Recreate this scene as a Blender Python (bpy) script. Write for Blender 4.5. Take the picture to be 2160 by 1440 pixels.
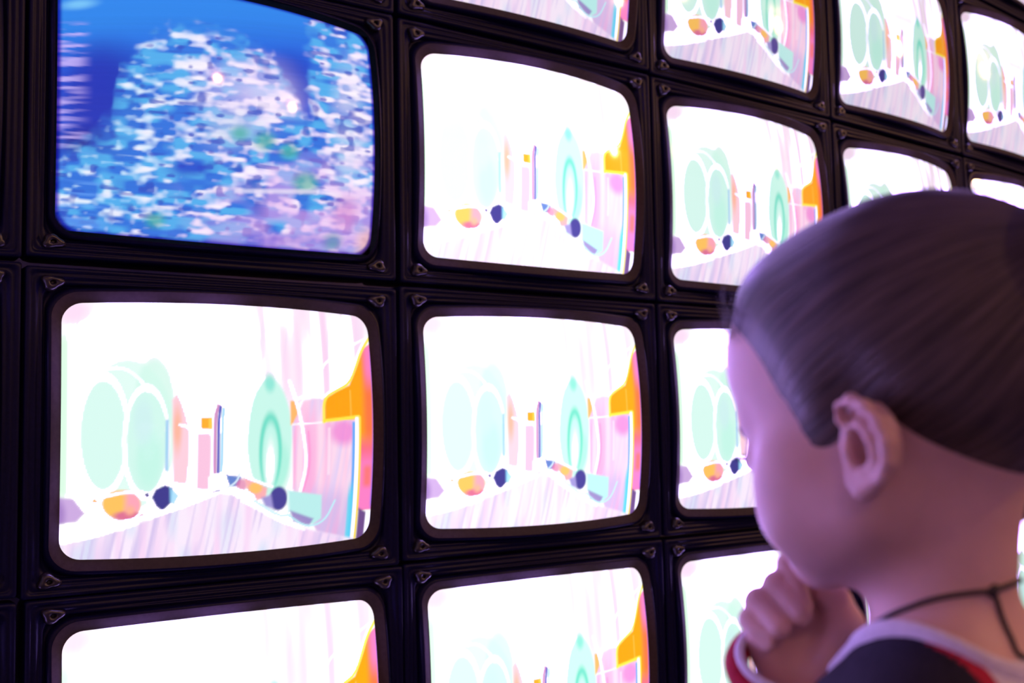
import bpy, bmesh, math, random
import numpy as np
from mathutils import Vector, Matrix

random.seed(7)
rng = np.random.default_rng(11)
for o in list(bpy.data.objects):
    bpy.data.objects.remove(o)
scene = bpy.context.scene
COL = scene.collection

# ---------------------------------------------------------------- camera, world, lights, exposure
CAM = np.array([-0.60571, -1.58914, 1.430])
YAW, PITCH, ROLL, FPX = -0.61072, 1.65115, -0.01975, 2400.0
cam_data = bpy.data.cameras.new('camera')
cam_data.sensor_width = 36.0
cam_data.lens = FPX * 36.0 / 2160.0
cam_data.clip_start = 0.02
cam_data.dof.use_dof = True
cam_data.dof.focus_distance = 1.35
cam_data.dof.aperture_fstop = 6.0
cam = bpy.data.objects.new('camera', cam_data)
cam.matrix_world = (Matrix.Translation(CAM.tolist()) @ Matrix.Rotation(YAW, 4, 'Z')
                    @ Matrix.Rotation(PITCH, 4, 'X') @ Matrix.Rotation(ROLL, 4, 'Z'))
COL.objects.link(cam)
scene.camera = cam

scene.view_settings.view_transform = 'Standard'
scene.view_settings.look = 'None'
scene.view_settings.exposure = 0.0
scene.view_settings.gamma = 1.0
scene.view_settings.use_curve_mapping = False

world = bpy.data.worlds.new('dim_room')
world.use_nodes = True
world.node_tree.nodes['Background'].inputs[0].default_value = (0.045, 0.022, 0.075, 1)
world.node_tree.nodes['Background'].inputs[1].default_value = 1.0
scene.world = world


def spot_lamp(name, loc, power, colour, radius):
    d = bpy.data.lights.new(name, 'POINT')
    d.energy = power
    d.color = colour
    d.shadow_soft_size = radius
    o = bpy.data.objects.new(name, d)
    o.location = loc
    COL.objects.link(o)
    return o


# warm halogen lamps hung under the ceiling of the gallery, behind the visitor
spot_lamp('ceiling_lamp', (0.90, -2.97, 3.30), 45, (1.0, 0.50, 0.20), 0.045)
spot_lamp('ceiling_lamp', (2.37, -3.20, 3.30), 70, (1.0, 0.50, 0.20), 0.045)
spot_lamp('ceiling_lamp', (4.20, -1.60, 3.20), 80, (1.0, 0.46, 0.18), 0.10)  # extra lamp, added to soften the warm light on her neck
spot_lamp('ceiling_lamp', (-1.70, -3.90, 3.10), 30, (1.0, 0.46, 0.18), 0.10)


# ---------------------------------------------------------------- helpers
def mesh_obj(name, verts, faces, mat=None, parent=None, smooth=True):
    me = bpy.data.meshes.new(name)
    me.from_pydata([tuple(v) for v in verts], [], [tuple(f) for f in faces])
    if smooth:
        me.polygons.foreach_set('use_smooth', [True] * len(me.polygons))
    me.update()
    o = bpy.data.objects.new(name, me)
    COL.objects.link(o)
    if mat:
        me.materials.append(mat)
    if parent:
        o.parent = parent
    return o


def np_mesh(name, verts, quads, mat=None, parent=None, smooth=True):
    """fast mesh from numpy arrays (quads: n x 4)"""
    me = bpy.data.meshes.new(name)
    verts = np.ascontiguousarray(verts, np.float32)
    quads = np.ascontiguousarray(quads, np.int32)
    k = quads.shape[1]
    me.vertices.add(len(verts))
    me.vertices.foreach_set('co', verts.ravel())
    me.loops.add(quads.size)
    me.loops.foreach_set('vertex_index', quads.ravel())
    me.polygons.add(len(quads))
    me.polygons.foreach_set('loop_start', np.arange(0, quads.size, k, dtype=np.int32))
    me.polygons.foreach_set('use_smooth', np.full(len(quads), smooth))
    me.update(calc_edges=True)
    me.validate()
    o = bpy.data.objects.new(name, me)
    COL.objects.link(o)
    if mat:
        me.materials.append(mat)
    if parent:
        o.parent = parent
    return o


def empty(name, loc=(0, 0, 0), rotz=0.0):
    o = bpy.data.objects.new(name, None)
    o.location = loc
    o.rotation_euler = (0, 0, rotz)
    o.empty_display_size = 0.1
    COL.objects.link(o)
    return o


def copy_tree(o, parent=None):
    c = o.copy()
    COL.objects.link(c)
    if parent is not None:
        c.parent = parent
        c.matrix_parent_inverse = o.matrix_parent_inverse
    for ch in [x for x in bpy.data.objects if x.parent == o]:
        copy_tree(ch, c)
    return c


def tag(o, label=None, cat=None, group=None, kind=None):
    if label: o['label'] = label
    if cat: o['category'] = cat
    if group: o['group'] = group
    if kind: o['kind'] = kind
    return o


def material(name, base=(0.5, 0.5, 0.5), rough=0.5, metal=0.0, spec=0.5, coat=0.0):
    m = bpy.data.materials.new(name)
    m.use_nodes = True
    b = m.node_tree.nodes['Principled BSDF']
    b.inputs['Base Color'].default_value = (*base, 1)
    b.inputs['Roughness'].default_value = rough
    b.inputs['Metallic'].default_value = metal
    b.inputs['Specular IOR Level'].default_value = spec
    b.inputs['Coat Weight'].default_value = coat
    return m


def noise_colour(m, scale, a, b, detail=4.0, stretch=(1, 1, 1), bump=0.0, dist=0.002):
    nt = m.node_tree
    bs = nt.nodes['Principled BSDF']
    tc = nt.nodes.new('ShaderNodeTexCoord')
    mp = nt.nodes.new('ShaderNodeMapping')
    mp.inputs['Scale'].default_value = stretch
    no = nt.nodes.new('ShaderNodeTexNoise')
    no.inputs['Scale'].default_value = scale
    no.inputs['Detail'].default_value = detail
    ra = nt.nodes.new('ShaderNodeValToRGB')
    ra.color_ramp.elements[0].position = 0.3
    ra.color_ramp.elements[1].position = 0.7
    ra.color_ramp.elements[0].color = (*a, 1)
    ra.color_ramp.elements[1].color = (*b, 1)
    nt.links.new(tc.outputs['Object'], mp.inputs['Vector'])
    nt.links.new(mp.outputs['Vector'], no.inputs['Vector'])
    nt.links.new(no.outputs['Fac'], ra.inputs['Fac'])
    nt.links.new(ra.outputs['Color'], bs.inputs['Base Color'])
    if bump:
        bu = nt.nodes.new('ShaderNodeBump')
        bu.inputs['Strength'].default_value = bump
        bu.inputs['Distance'].default_value = dist
        nt.links.new(no.outputs['Fac'], bu.inputs['Height'])
        nt.links.new(bu.outputs['Normal'], bs.inputs['Normal'])
    return no


# ---------------------------------------------------------------- room
Z2 = CAM[2] + 0.01937          # height of the middle of the third row of sets
PW, PH = 0.55998, 0.44         # pitch of the sets


def box(name, lo, hi, mat, kind='structure'):
    x0, y0, z0 = lo
    x1, y1, z1 = hi
    v = [(x0, y0, z0), (x1, y0, z0), (x1, y1, z0), (x0, y1, z0), (x0, y0, z1), (x1, y0, z1), (x1, y1, z1), (x0, y1, z1)]
    f = [(0, 3, 2, 1), (4, 5, 6, 7), (0, 1, 5, 4), (1, 2, 6, 5), (2, 3, 7, 6), (3, 0, 4, 7)]
    o = mesh_obj(name, v, f, mat, smooth=False)
    o['kind'] = kind
    return o


m_floor = material('dark_carpet', rough=0.95)
noise_colour(m_floor, 60, (0.10, 0.09, 0.16), (0.16, 0.15, 0.23), bump=0.4)
m_wall = material('blue_grey_plaster', rough=0.9)
noise_colour(m_wall, 9, (0.20, 0.20, 0.36), (0.25, 0.25, 0.42), bump=0.1)
m_ceiling = material('blue_grey_ceiling', rough=0.9)
noise_colour(m_ceiling, 14, (0.20, 0.19, 0.34), (0.25, 0.24, 0.40))
box('floor', (-2.8, -4.6, -0.1), (5, 2.2, 0), m_floor)
box('ceiling', (-2.8, -4.6, 3.4), (5, 2.2, 3.5), m_ceiling)
box('wall_back', (-2.9, 2.2, -0.1), (5.1, 2.3, 3.5), m_wall)
m_white = material('white_plaster', rough=0.9)
noise_colour(m_white, 9, (0.70, 0.68, 0.70), (0.76, 0.74, 0.76), bump=0.1)
box('wall_left', (-2.9, -4.6, -0.1), (-2.8, 2.2, 3.5), m_white)
box('wall_right', (5, -4.6, -0.1), (5.1, 2.2, 3.5), m_wall)
box('wall_front', (-2.9, -4.7, -0.1), (5.1, -4.6, 3.5), m_wall)


# ---------------------------------------------------------------- the wall of television sets
def column_pose(i):
    """position and yaw of column i of the gently bent wall; column 0 at the origin"""
    A, A2 = 0.02079, 0.00686
    x = y = ang = 0.0
    for k in range(-i):                       # to the left the wall bends on the same way
        d0, d1 = ang, ang - A
        x -= PW / 2 * (math.cos(d0) + math.cos(d1))
        y -= PW / 2 * (math.sin(d0) + math.sin(d1))
        ang = d1
    for k in range(i):
        d0, d1 = ang, ang + A + A2 * k
        x += PW / 2 * (math.cos(d0) + math.cos(d1))
        y += PW / 2 * (math.sin(d0) + math.sin(d1))
        ang = d1
    return x, y, ang


HX, HZ = 0.2772, 0.2172        # half size of a set's front
SX, SZ = 0.2299, 0.1712        # half size of the glass that shows


def ring(hx, hz, r, bx, bz, ns=26, nc=10):
    pts = []
    cs = [(hx - r, hz - r, 0), (-(hx - r), hz - r, 90), (-(hx - r), -(hz - r), 180), (hx - r, -(hz - r), 270)]
    for q in range(4):
        cx, cz, a0 = cs[q]
        for k in range(nc):
            a = math.radians(a0 + 90 * k / (nc - 1))
            pts.append((cx + r * math.cos(a), cz + r * math.sin(a)))
        nx, nz, na = cs[(q + 1) % 4]
        pa = pts[-1]
        a = math.radians(na)
        pb = (nx + r * math.cos(a), nz + r * math.sin(a))
        for k in range(1, ns):
            t = k / ns
            pts.append((pa[0] + (pb[0] - pa[0]) * t, pa[1] + (pb[1] - pa[1]) * t))
    p = np.array(pts)
    x = p[:, 0] * (1 + bx * (1 - np.clip(p[:, 1] / hz, -1, 1) ** 2))
    z = p[:, 1] * (1 + bz * (1 - np.clip(p[:, 0] / hx, -1, 1) ** 2))
    return np.stack([x, z], 1)


def sag(x, z):
    """bulge of the tube face: 0 at the corners, forward (-y) towards the middle"""
    return (x * x + z * z) / 1.8 - 0.0376


def loft(loops, close_first=False, close_last=False):
    n = len(loops[0])
    v = np.concatenate(loops)
    f = []
    for l in range(len(loops) - 1):
        for k in range(n):
            a, b = l * n + k, l * n + (k + 1) % n
            f.append((a, b, b + n, a + n))
    if close_first: f.append(tuple(range(n - 1, -1, -1)))
    if close_last: f.append(tuple(range((len(loops) - 1) * n, len(loops) * n)))
    return v, f


def bezel_loops():
    prof = [  # inset, corner radius, bulge fraction, follow of the sag, y
        (0.0000, 0.004, 0.00, 0.00, 0.040),
        (0.0000, 0.004, 0.00, 0.00, 0.004),
        (0.0015, 0.005, 0.00, 0.00, 0.001),
        (0.0060, 0.006, 0.04, 0.02, 0.000),
        (0.0075, 0.007, 0.06, 0.05, 0.0016),
        (0.0100, 0.008, 0.09, 0.10, 0.0016),
        (0.0115, 0.009, 0.11, 0.12, 0.000),
        (0.0150, 0.011, 0.16, 0.17, 0.000),
        (0.0165, 0.012, 0.20, 0.20, 0.002),
        (0.0190, 0.014, 0.26, 0.26, 0.002),
        (0.0205, 0.017, 0.32, 0.30, 0.001),
        (0.0235, 0.021, 0.42, 0.42, 0.001),
        (0.0255, 0.026, 0.55, 0.55, 0.0075),
        (0.0275, 0.031, 0.70, 0.75, 0.0075),
        (0.0285, 0.033, 0.80, 0.85, 0.0030),
        (0.0298, 0.034, 0.92, 0.97, -0.0035),
        (0.0320, 0.034, 0.97, 1.00, -0.0050),
        (0.0345, 0.033, 1.00, 1.00, -0.0046),
        (0.0370, 0.032, 1.00, 1.00, -0.0030),
        (0.0420, 0.030, 1.00, 1.00, 0.0008),
        (0.0486, 0.026, 1.00, 1.00, 0.0060),
    ]
    loops = []
    for ins, r, bf, w, y in prof:
        p = ring(HX - ins, HZ - ins * (HZ - SZ) / (HX - SX), r, 0.012 * bf, 0.036 * bf)
        yy = y + w * sag(p[:, 0], p[:, 1])
        loops.append(np.stack([p[:, 0], yy, p[:, 1]], 1))
    return loops


# --- the programme shown on the sets, worked out as emission colours on the face grid
def srgb(c):
    c = np.array(c, float) / 255.0
    return np.where(c <= 0.04045, c / 12.92, ((c + 0.055) / 1.055) ** 2.4)


TUBE_WHITE = np.array([20.0, 11.4, 48.0])       # an overdriven tube's white, bluish
WHITE = np.ones(3)


def lin(c):
    return srgb(c)


def overdrive(c, edge):
    """broad near-white areas run far over the display range, coloured parts and thin lines stay in it"""
    k = np.clip((c.min(-1) - 0.84) / 0.16, 0, 1) ** 1.5 * edge
    q = k
    for ax in (0, 1):
        for _ in range(4):
            n = q.shape[ax]
            pad = np.concatenate([np.repeat(np.take(q, [0], ax), 3, ax), q, np.repeat(np.take(q, [-1], ax), 3, ax)], ax)
            q = sum(np.take(pad, range(i, i + n), ax) for i in range(7)) / 7.0
    k = np.minimum(k, q ** 2.2)[..., None]
    return c + k * (TUBE_WHITE - 1.0)


def smooth(d, w):
    t = np.clip(0.5 - d / (2 * w), 0, 1)
    return t * t * (3 - 2 * t)


class Canvas:
    def __init__(s, X, Y):
        s.X, s.Y = X, Y
        s.c = np.ones(X.shape + (3,)) * WHITE

    def put(s, mask, col, a=1.0):
        m = (np.clip(mask, 0, 1) * a)[..., None]
        s.c = s.c * (1 - m) + np.asarray(col) * m

    def ell(s, cx, cy, rx, ry, w=6):
        q = np.sqrt(((s.X - cx) / rx) ** 2 + ((s.Y - cy) / ry) ** 2)
        return smooth((q - 1) * min(rx, ry), w)

    def ellring(s, cx, cy, rx, ry, t, w=4):
        q = np.sqrt(((s.X - cx) / rx) ** 2 + ((s.Y - cy) / ry) ** 2)
        return smooth(np.abs((q - 1) * min(rx, ry)) - t / 2, w)

    def rect(s, x0, y0, x1, y1, w=5):
        return smooth(x0 - s.X, w) * smooth(s.X - x1, w) * smooth(y0 - s.Y, w) * smooth(s.Y - y1, w)

    def poly(s, pts, w=5):
        pts = np.array(pts, float)
        d = np.full(s.X.shape, 1e9)
        inside = np.zeros(s.X.shape, bool)
        n = len(pts)
        for k in range(n):
            a, b = pts[k], pts[(k + 1) % n]
            e = b - a
            t = np.clip(((s.X - a[0]) * e[0] + (s.Y - a[1]) * e[1]) / (e @ e), 0, 1)
            d = np.minimum(d, np.hypot(s.X - a[0] - t * e[0], s.Y - a[1] - t * e[1]))
            c = (a[1] > s.Y) != (b[1] > s.Y)
            with np.errstate(divide='ignore', invalid='ignore'):
                xi = a[0] + (s.Y - a[1]) * e[0] / (e[1] if e[1] else 1e-9)
            inside ^= c & (s.X < xi)
        return smooth(np.where(inside, -d, d), w)

    def line(s, pts, t, w=4):
        pts = np.array(pts, float)
        # soften the corners of the polyline
        for _ in range(2):
            q = [pts[0]]
            for a, b in zip(pts[:-1], pts[1:]):
                q += [a * 0.75 + b * 0.25, a * 0.25 + b * 0.75]
            q.append(pts[-1])
            pts = np.array(q)
        d = np.full(s.X.shape, 1e9)
        for a, b in zip(pts[:-1], pts[1:]):
            e = b - a
            u = np.clip(((s.X - a[0]) * e[0] + (s.Y - a[1]) * e[1]) / max(e @ e, 1e-9), 0, 1)
            d = np.minimum(d, np.hypot(s.X - a[0] - u * e[0], s.Y - a[1] - u * e[1]))
        return smooth(d - t / 2, w)


def value_noise(X, Y, seed):
    r = np.random.default_rng(seed).random((64, 64))
    xi, yi = np.floor(X).astype(int), np.floor(Y).astype(int)
    fx, fy = X - xi, Y - yi
    fx, fy = fx * fx * (3 - 2 * fx), fy * fy * (3 - 2 * fy)
    g = lambda a, b: r[b % 64, a % 64]
    return (g(xi, yi) * (1 - fx) + g(xi + 1, yi) * fx) * (1 - fy) + (g(xi, yi + 1) * (1 - fx) + g(xi + 1, yi + 1) * fx) * fy


def homography(src, dst):
    A, b = [], []
    for (x, y), (u, v) in zip(src, dst):
        A += [[x, y, 1, 0, 0, 0, -u * x, -u * y], [0, 0, 0, x, y, 1, -v * x, -v * y]]
        b += [u, v]
    h = np.linalg.solve(np.array(A, float), np.array(b, float))
    return np.append(h, 1).reshape(3, 3)


def picture_coords(x, z, quad):
    H = homography([(-1, 1), (1, 1), (1, -1), (-1, -1)], quad)
    u, v = x / SX, z / SZ
    w = H[2, 0] * u + H[2, 1] * v + H[2, 2]
    return (H[0, 0] * u + H[0, 1] * v + H[0, 2]) / w, (H[1, 0] * u + H[1, 1] * v + H[1, 2]) / w


def corridor_picture(x, z):
    """a pastel corridor of tall ovals with an orange sign, washed out"""
    X, Y = picture_coords(x, z, [(283, 95), (1740, 140), (1745, 1205), (283, 1305)])
    C = Canvas(X, Y)
    n1 = value_noise(X / 34, Y / 420, 1)
    n2 = value_noise(X / 15 + Y / 90, Y / 260, 2)
    n3 = value_noise(X / 60, Y / 160, 3)
    # faint rose and lilac streaks in the top and on the right
    top = smooth(Y - 430, 160)
    C.put(top * np.clip(n1 * 1.7 - 0.75, 0, 1) * 0.55, lin((248, 230, 250)))
    C.put(top * np.clip(n2 * 1.7 - 0.9, 0, 1) * 0.55, lin((232, 230, 250)))
    C.put(smooth(1180 - X, 220) * smooth(Y - 640, 140) * np.clip(n1 * 1.6 - 0.45, 0, 1), lin((250, 205, 240)), 0.8)
    C.put(C.ell(330, 140, 90, 60, 40), lin((252, 214, 244)), 0.8)
    # left arch and its ovals
    C.put(C.ell(575, 720, 205, 345, 12), lin((226, 252, 244)))
    C.put(C.ell(690, 560, 85, 190, 14), lin((208, 248, 233)), 0.8)
    C.put(smooth(X - 318, 16) * smooth(250 - Y, 60) * smooth(Y - 1010, 40), lin((216, 255, 226)), 0.9)
    C.put(C.ell(468, 720, 92, 250, 8), lin((216, 250, 240)))
    C.put(C.ellring(468, 720, 108, 268, 15), WHITE)
    C.put(C.line([(420, 440), (540, 400), (640, 470), (700, 610), (735, 700)], 12), WHITE, 0.9)
    C.put(C.ell(655, 750, 84, 232, 8), lin((210, 248, 237)))
    C.put(C.ell(668, 830, 55, 130, 24), lin((194, 246, 230)), 0.8)
    C.put(C.ell(640, 660, 40, 100, 20), lin((206, 240, 240)), 0.8)
    C.put(C.ellring(655, 750, 98, 246, 13), WHITE)
    C.put(C.rect(738, 650, 752, 880, 6), lin((120, 190, 240)), 0.75)
    # pink slabs between the arches
    C.put(C.poly([(768, 560), (800, 520), (842, 640), (842, 940), (775, 930)], 8), lin((255, 208, 222)))
    C.put(C.ell(790, 690, 18, 90, 14), lin((255, 176, 130)), 0.75)
    C.put(C.line([(770, 470), (835, 620), (858, 760), (838, 950)], 14), WHITE)
    C.put(C.rect(880, 712, 940, 960, 6), lin((250, 190, 222)), 0.9)
    C.put(C.line([(800, 672), (870, 690), (940, 705), (948, 740), (946, 900)], 12), WHITE)
    C.put(C.rect(896, 640, 944, 690, 5), lin((255, 176, 46)))
    C.put(C.rect(930, 640, 946, 690, 4), lin((255, 208, 80)))
    C.put(C.line([(975, 585), (958, 640), (960, 885)], 16), lin((206, 130, 190)), 0.9)
    C.put(C.line([(984, 590), (974, 660), (975, 885)], 11), lin((58, 70, 190)))
    C.put(C.line([(998, 600), (992, 680), (990, 880)], 11), lin((140, 214, 250)), 0.9)
    C.put(C.line([(985, 575), (1030, 570), (1055, 640), (1058, 880)], 14), WHITE)
    C.put(C.rect(1062, 610, 1100, 900, 12), lin((232, 240, 252)), 0.7)
    C.put(smooth(np.abs(X - 1000) - 160, 80) * smooth(np.abs(Y - 500) - 60, 40), lin((250, 232, 246)), 0.6)
    # the teal oval in the middle
    C.put(C.ell(1212, 725, 106, 268, 8), lin((200, 247, 234)))
    C.put(C.ell(1250, 860, 62, 120, 20), lin((172, 242, 222)), 0.8)
    C.put(C.ell(1215, 480, 24, 40, 14), lin((110, 224, 206)), 0.7)
    C.put(C.ell(1216, 790, 54, 176, 8), lin((110, 222, 198)))
    C.put(C.ell(1216, 810, 38, 150, 8), lin((196, 247, 234)))
    C.put(C.ell(1216, 850, 20, 100, 12), WHITE)
    C.put(C.line([(1085, 1010), (1098, 760), (1120, 560), (1190, 455)], 12), WHITE, 0.9)
    # right-hand wall: rose panels, white bands
    C.put(C.rect(1312, 560, 1352, 672, 6), lin((255, 186, 108)))
    pink = C.poly([(1322, 672), (1380, 560), (1490, 540), (1650, 640), (1650, 1200), (1480, 1180), (1330, 960)], 8)
    C.put(pink, lin((253, 218, 238)))
    C.put(pink * np.clip(n1 * 2.0 - 0.7, 0, 1), lin((250, 168, 220)), 0.85)
    C.put(pink * np.clip(n2 * 2.0 - 0.9, 0, 1), lin((222, 206, 246)), 0.8)
    C.put(pink * C.ell(1580, 700, 70, 60, 30), lin((240, 128, 212)), 0.8)
    C.put(pink * smooth(980 - Y, 60) * np.clip(0.35 + n2, 0, 1), lin((206, 184, 232)), 0.75)
    C.put(C.line([(1310, 470), (1345, 570), (1375, 700), (1395, 850), (1365, 980)], 16), WHITE)
    C.put(C.line([(1400, 700), (1412, 860), (1380, 975)], 7), lin((255, 150, 210)), 0.9)
    C.put(C.line([(1320, 668), (1400, 664), (1490, 655)], 7), WHITE)
    C.put(C.line([(1345, 552), (1420, 520), (1470, 400), (1560, 330), (1735, 240)], 9), WHITE, 0.9)
    C.put(C.rect(1498, 680, 1512, 900, 5), lin((255, 236, 248)), 0.6)
    # the orange sign with its bright yellow edge
    sign = C.poly([(1484, 548), (1545, 512), (1615, 480), (1655, 400), (1700, 305), (1790, 240), (1790, 1070), (1668, 1070), (1668, 640), (1484, 648)], 5)
    C.put(sign, lin((255, 164, 6)))
    C.put(sign * smooth(1690 - X, 26) * smooth(Y - 760, 90), lin((255, 120, 64)))
    C.put(sign * smooth(1702 - X, 22) * smooth(Y - 460, 70), lin((255, 128, 190)))
    C.put(sign * smooth(740 - Y, 50), lin((252, 110, 130)))
    C.put(sign * smooth(820 - Y, 60), lin((252, 130, 200)))
    C.put(sign * C.rect(1690, 860, 1735, 960, 20), lin((255, 120, 110)), 0.9)
    C.put(smooth(1738 - X, 10) * smooth(300 - Y, 50) * smooth(Y - 1060, 30), lin((52, 110, 255)))
    C.put(C.line([(1618, 505), (1620, 640)], 5), lin((255, 206, 90)), 0.8)
    C.put(C.line([(1478, 655), (1478, 545), (1540, 508), (1612, 476), (1652, 396), (1690, 310), (1745, 240)], 14), lin((255, 236, 84)))
    C.put(C.line([(1470, 545), (1530, 500), (1605, 465), (1645, 386), (1683, 300), (1738, 228)], 10), WHITE)
    C.put(C.line([(1480, 650), (1570, 640), (1660, 628)], 16), lin((255, 232, 70)))
    C.put(C.rect(1626, 652, 1644, 1210, 5), lin((96, 170, 250)))
    C.put(C.rect(1642, 630, 1662, 1210, 4), WHITE)
    C.put(C.rect(1660, 626, 1673, 1210, 4), lin((255, 222, 70)))
    C.put(smooth(960 - Y, 60) * C.rect(1612, 900, 1640, 1210, 6), lin((90, 214, 244)), 0.9)
    C.put(C.poly([(1674, 1060), (1722, 1085), (1716, 1290), (1674, 1290)], 6), lin((112, 78, 140)))
    C.put(C.poly([(1716, 1075), (1800, 1070), (1800, 1290), (1712, 1290)], 5), WHITE)
    # things on the floor
    C.put(C.poly([(250, 1010), (345, 1015), (395, 1080), (360, 1120), (250, 1140)], 10), lin((206, 172, 226)))
    C.put(C.ell(262, 1090, 50, 80, 20), lin((150, 110, 190)), 0.7)
    C.put(C.ell(552, 1035, 82, 66, 7), lin((255, 196, 96)))
    C.put(smooth(570 - X, 22) * C.ell(552, 1035, 82, 66, 7), lin((255, 168, 186)))
    C.put(C.ell(585, 1090, 66, 26, 10), lin((224, 116, 150)))
    C.put(C.ell(590, 1060, 20, 20, 16), lin((255, 180, 150)))
    C.put(C.ell(438, 1022, 10, 8, 5), lin((255, 190, 110)))
    C.put(C.line([(480, 1000), (580, 975), (660, 985)], 14), WHITE)
    C.put(C.line([(640, 975), (700, 1060), (740, 1065)], 9), WHITE)
    C.put(C.line([(720, 980), (650, 1060), (590, 1115)], 9), WHITE)
    C.put(C.poly([(684, 1000), (700, 965), (742, 944), (774, 958), (770, 1020), (732, 1060), (704, 1040)], 6), lin((66, 62, 142)))
    C.put(C.poly([(760, 950), (800, 990), (780, 1030), (764, 1020)], 8), lin((150, 220, 255)), 0.8)
    C.put(C.ell(662, 990, 9, 8, 4), lin((70, 60, 130)))
    C.put(C.poly([(930, 905), (1006, 890), (1010, 960), (936, 975)], 6), WHITE)
    C.put(C.line([(945, 976), (985, 965)], 8), lin((130, 130, 190)), 0.8)
    C.put(C.poly([(1010, 895), (1082, 905), (1075, 945), (1030, 950)], 7), lin((104, 134, 206)))
    C.put(C.ell(1085, 940, 26, 26, 10), lin((226, 120, 170)), 0.8)
    C.put(C.poly([(1095, 905), (1205, 955), (1200, 1000), (1160, 1010), (1110, 960)], 8), lin((252, 176, 180)))
    C.put(C.ell(1150, 955, 32, 26, 10), lin((255, 196, 108)))
    C.put(C.line([(1010, 960), (1060, 930), (1075, 890)], 8), lin((220, 240, 255)))
    C.put(C.line([(1085, 895), (1150, 925), (1230, 950)], 12), WHITE)
    C.put(C.poly([(1060, 955), (1145, 985), (1150, 1018), (1065, 1000)], 6), WHITE)
    C.put(C.ell(1262, 1004, 43, 54, 7), lin((74, 68, 150)))
    C.put(C.poly([(1180, 1000), (1225, 985), (1240, 1050), (1200, 1040)], 10), lin((160, 150, 214)))
    C.put(C.poly([(1308, 968), (1475, 992), (1480, 1100), (1438, 1128), (1318, 1065)], 7), lin((186, 238, 236)))
    C.put(C.poly([(1322, 1060), (1440, 1100), (1420, 1135), (1340, 1110)], 8), lin((150, 124, 196)), 0.9)
    C.put(C.line([(1150, 1015), (1270, 1085), (1320, 1080)], 13), lin((212, 244, 252)))
    C.put(C.line([(1305, 965), (1312, 1080)], 8), lin((214, 250, 250)), 0.9)
    C.put(C.line([(1320, 1085), (1410, 1140), (1500, 1115), (1545, 1020)], 9), lin((190, 240, 250)))
    # the floor: a rose-lilac wedge with streaks, white kerb along it
    fl = C.poly([(250, 1245), (560, 1150), (940, 990), (1010, 975), (1100, 1010), (1270, 1100), (1420, 1150), (1660, 1205), (1700, 1330), (250, 1340)], 10)
    C.put(fl, lin((250, 235, 252)))
    C.put(fl * np.clip(n1 * 2.2 - 0.8, 0, 1), lin((248, 208, 244)), 0.7)
    C.put(fl * np.clip(n3 * 2.2 - 1.0, 0, 1), lin((204, 226, 248)), 0.75)
    C.put(fl * np.clip(n2 * 2.4 - 1.25, 0, 1), lin((208, 190, 236)), 0.8)
    C.put(C.line([(250, 1190), (420, 1145), (620, 1105), (780, 1050), (945, 985)], 22), WHITE)
    C.put(C.poly([(250, 1140), (420, 1120), (520, 1105), (620, 1110), (440, 1190), (250, 1235)], 8), WHITE)
    C.put(C.line([(1090, 1010), (1260, 1100), (1400, 1150)], 12), WHITE, 0.8)
    return C.c


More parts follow.
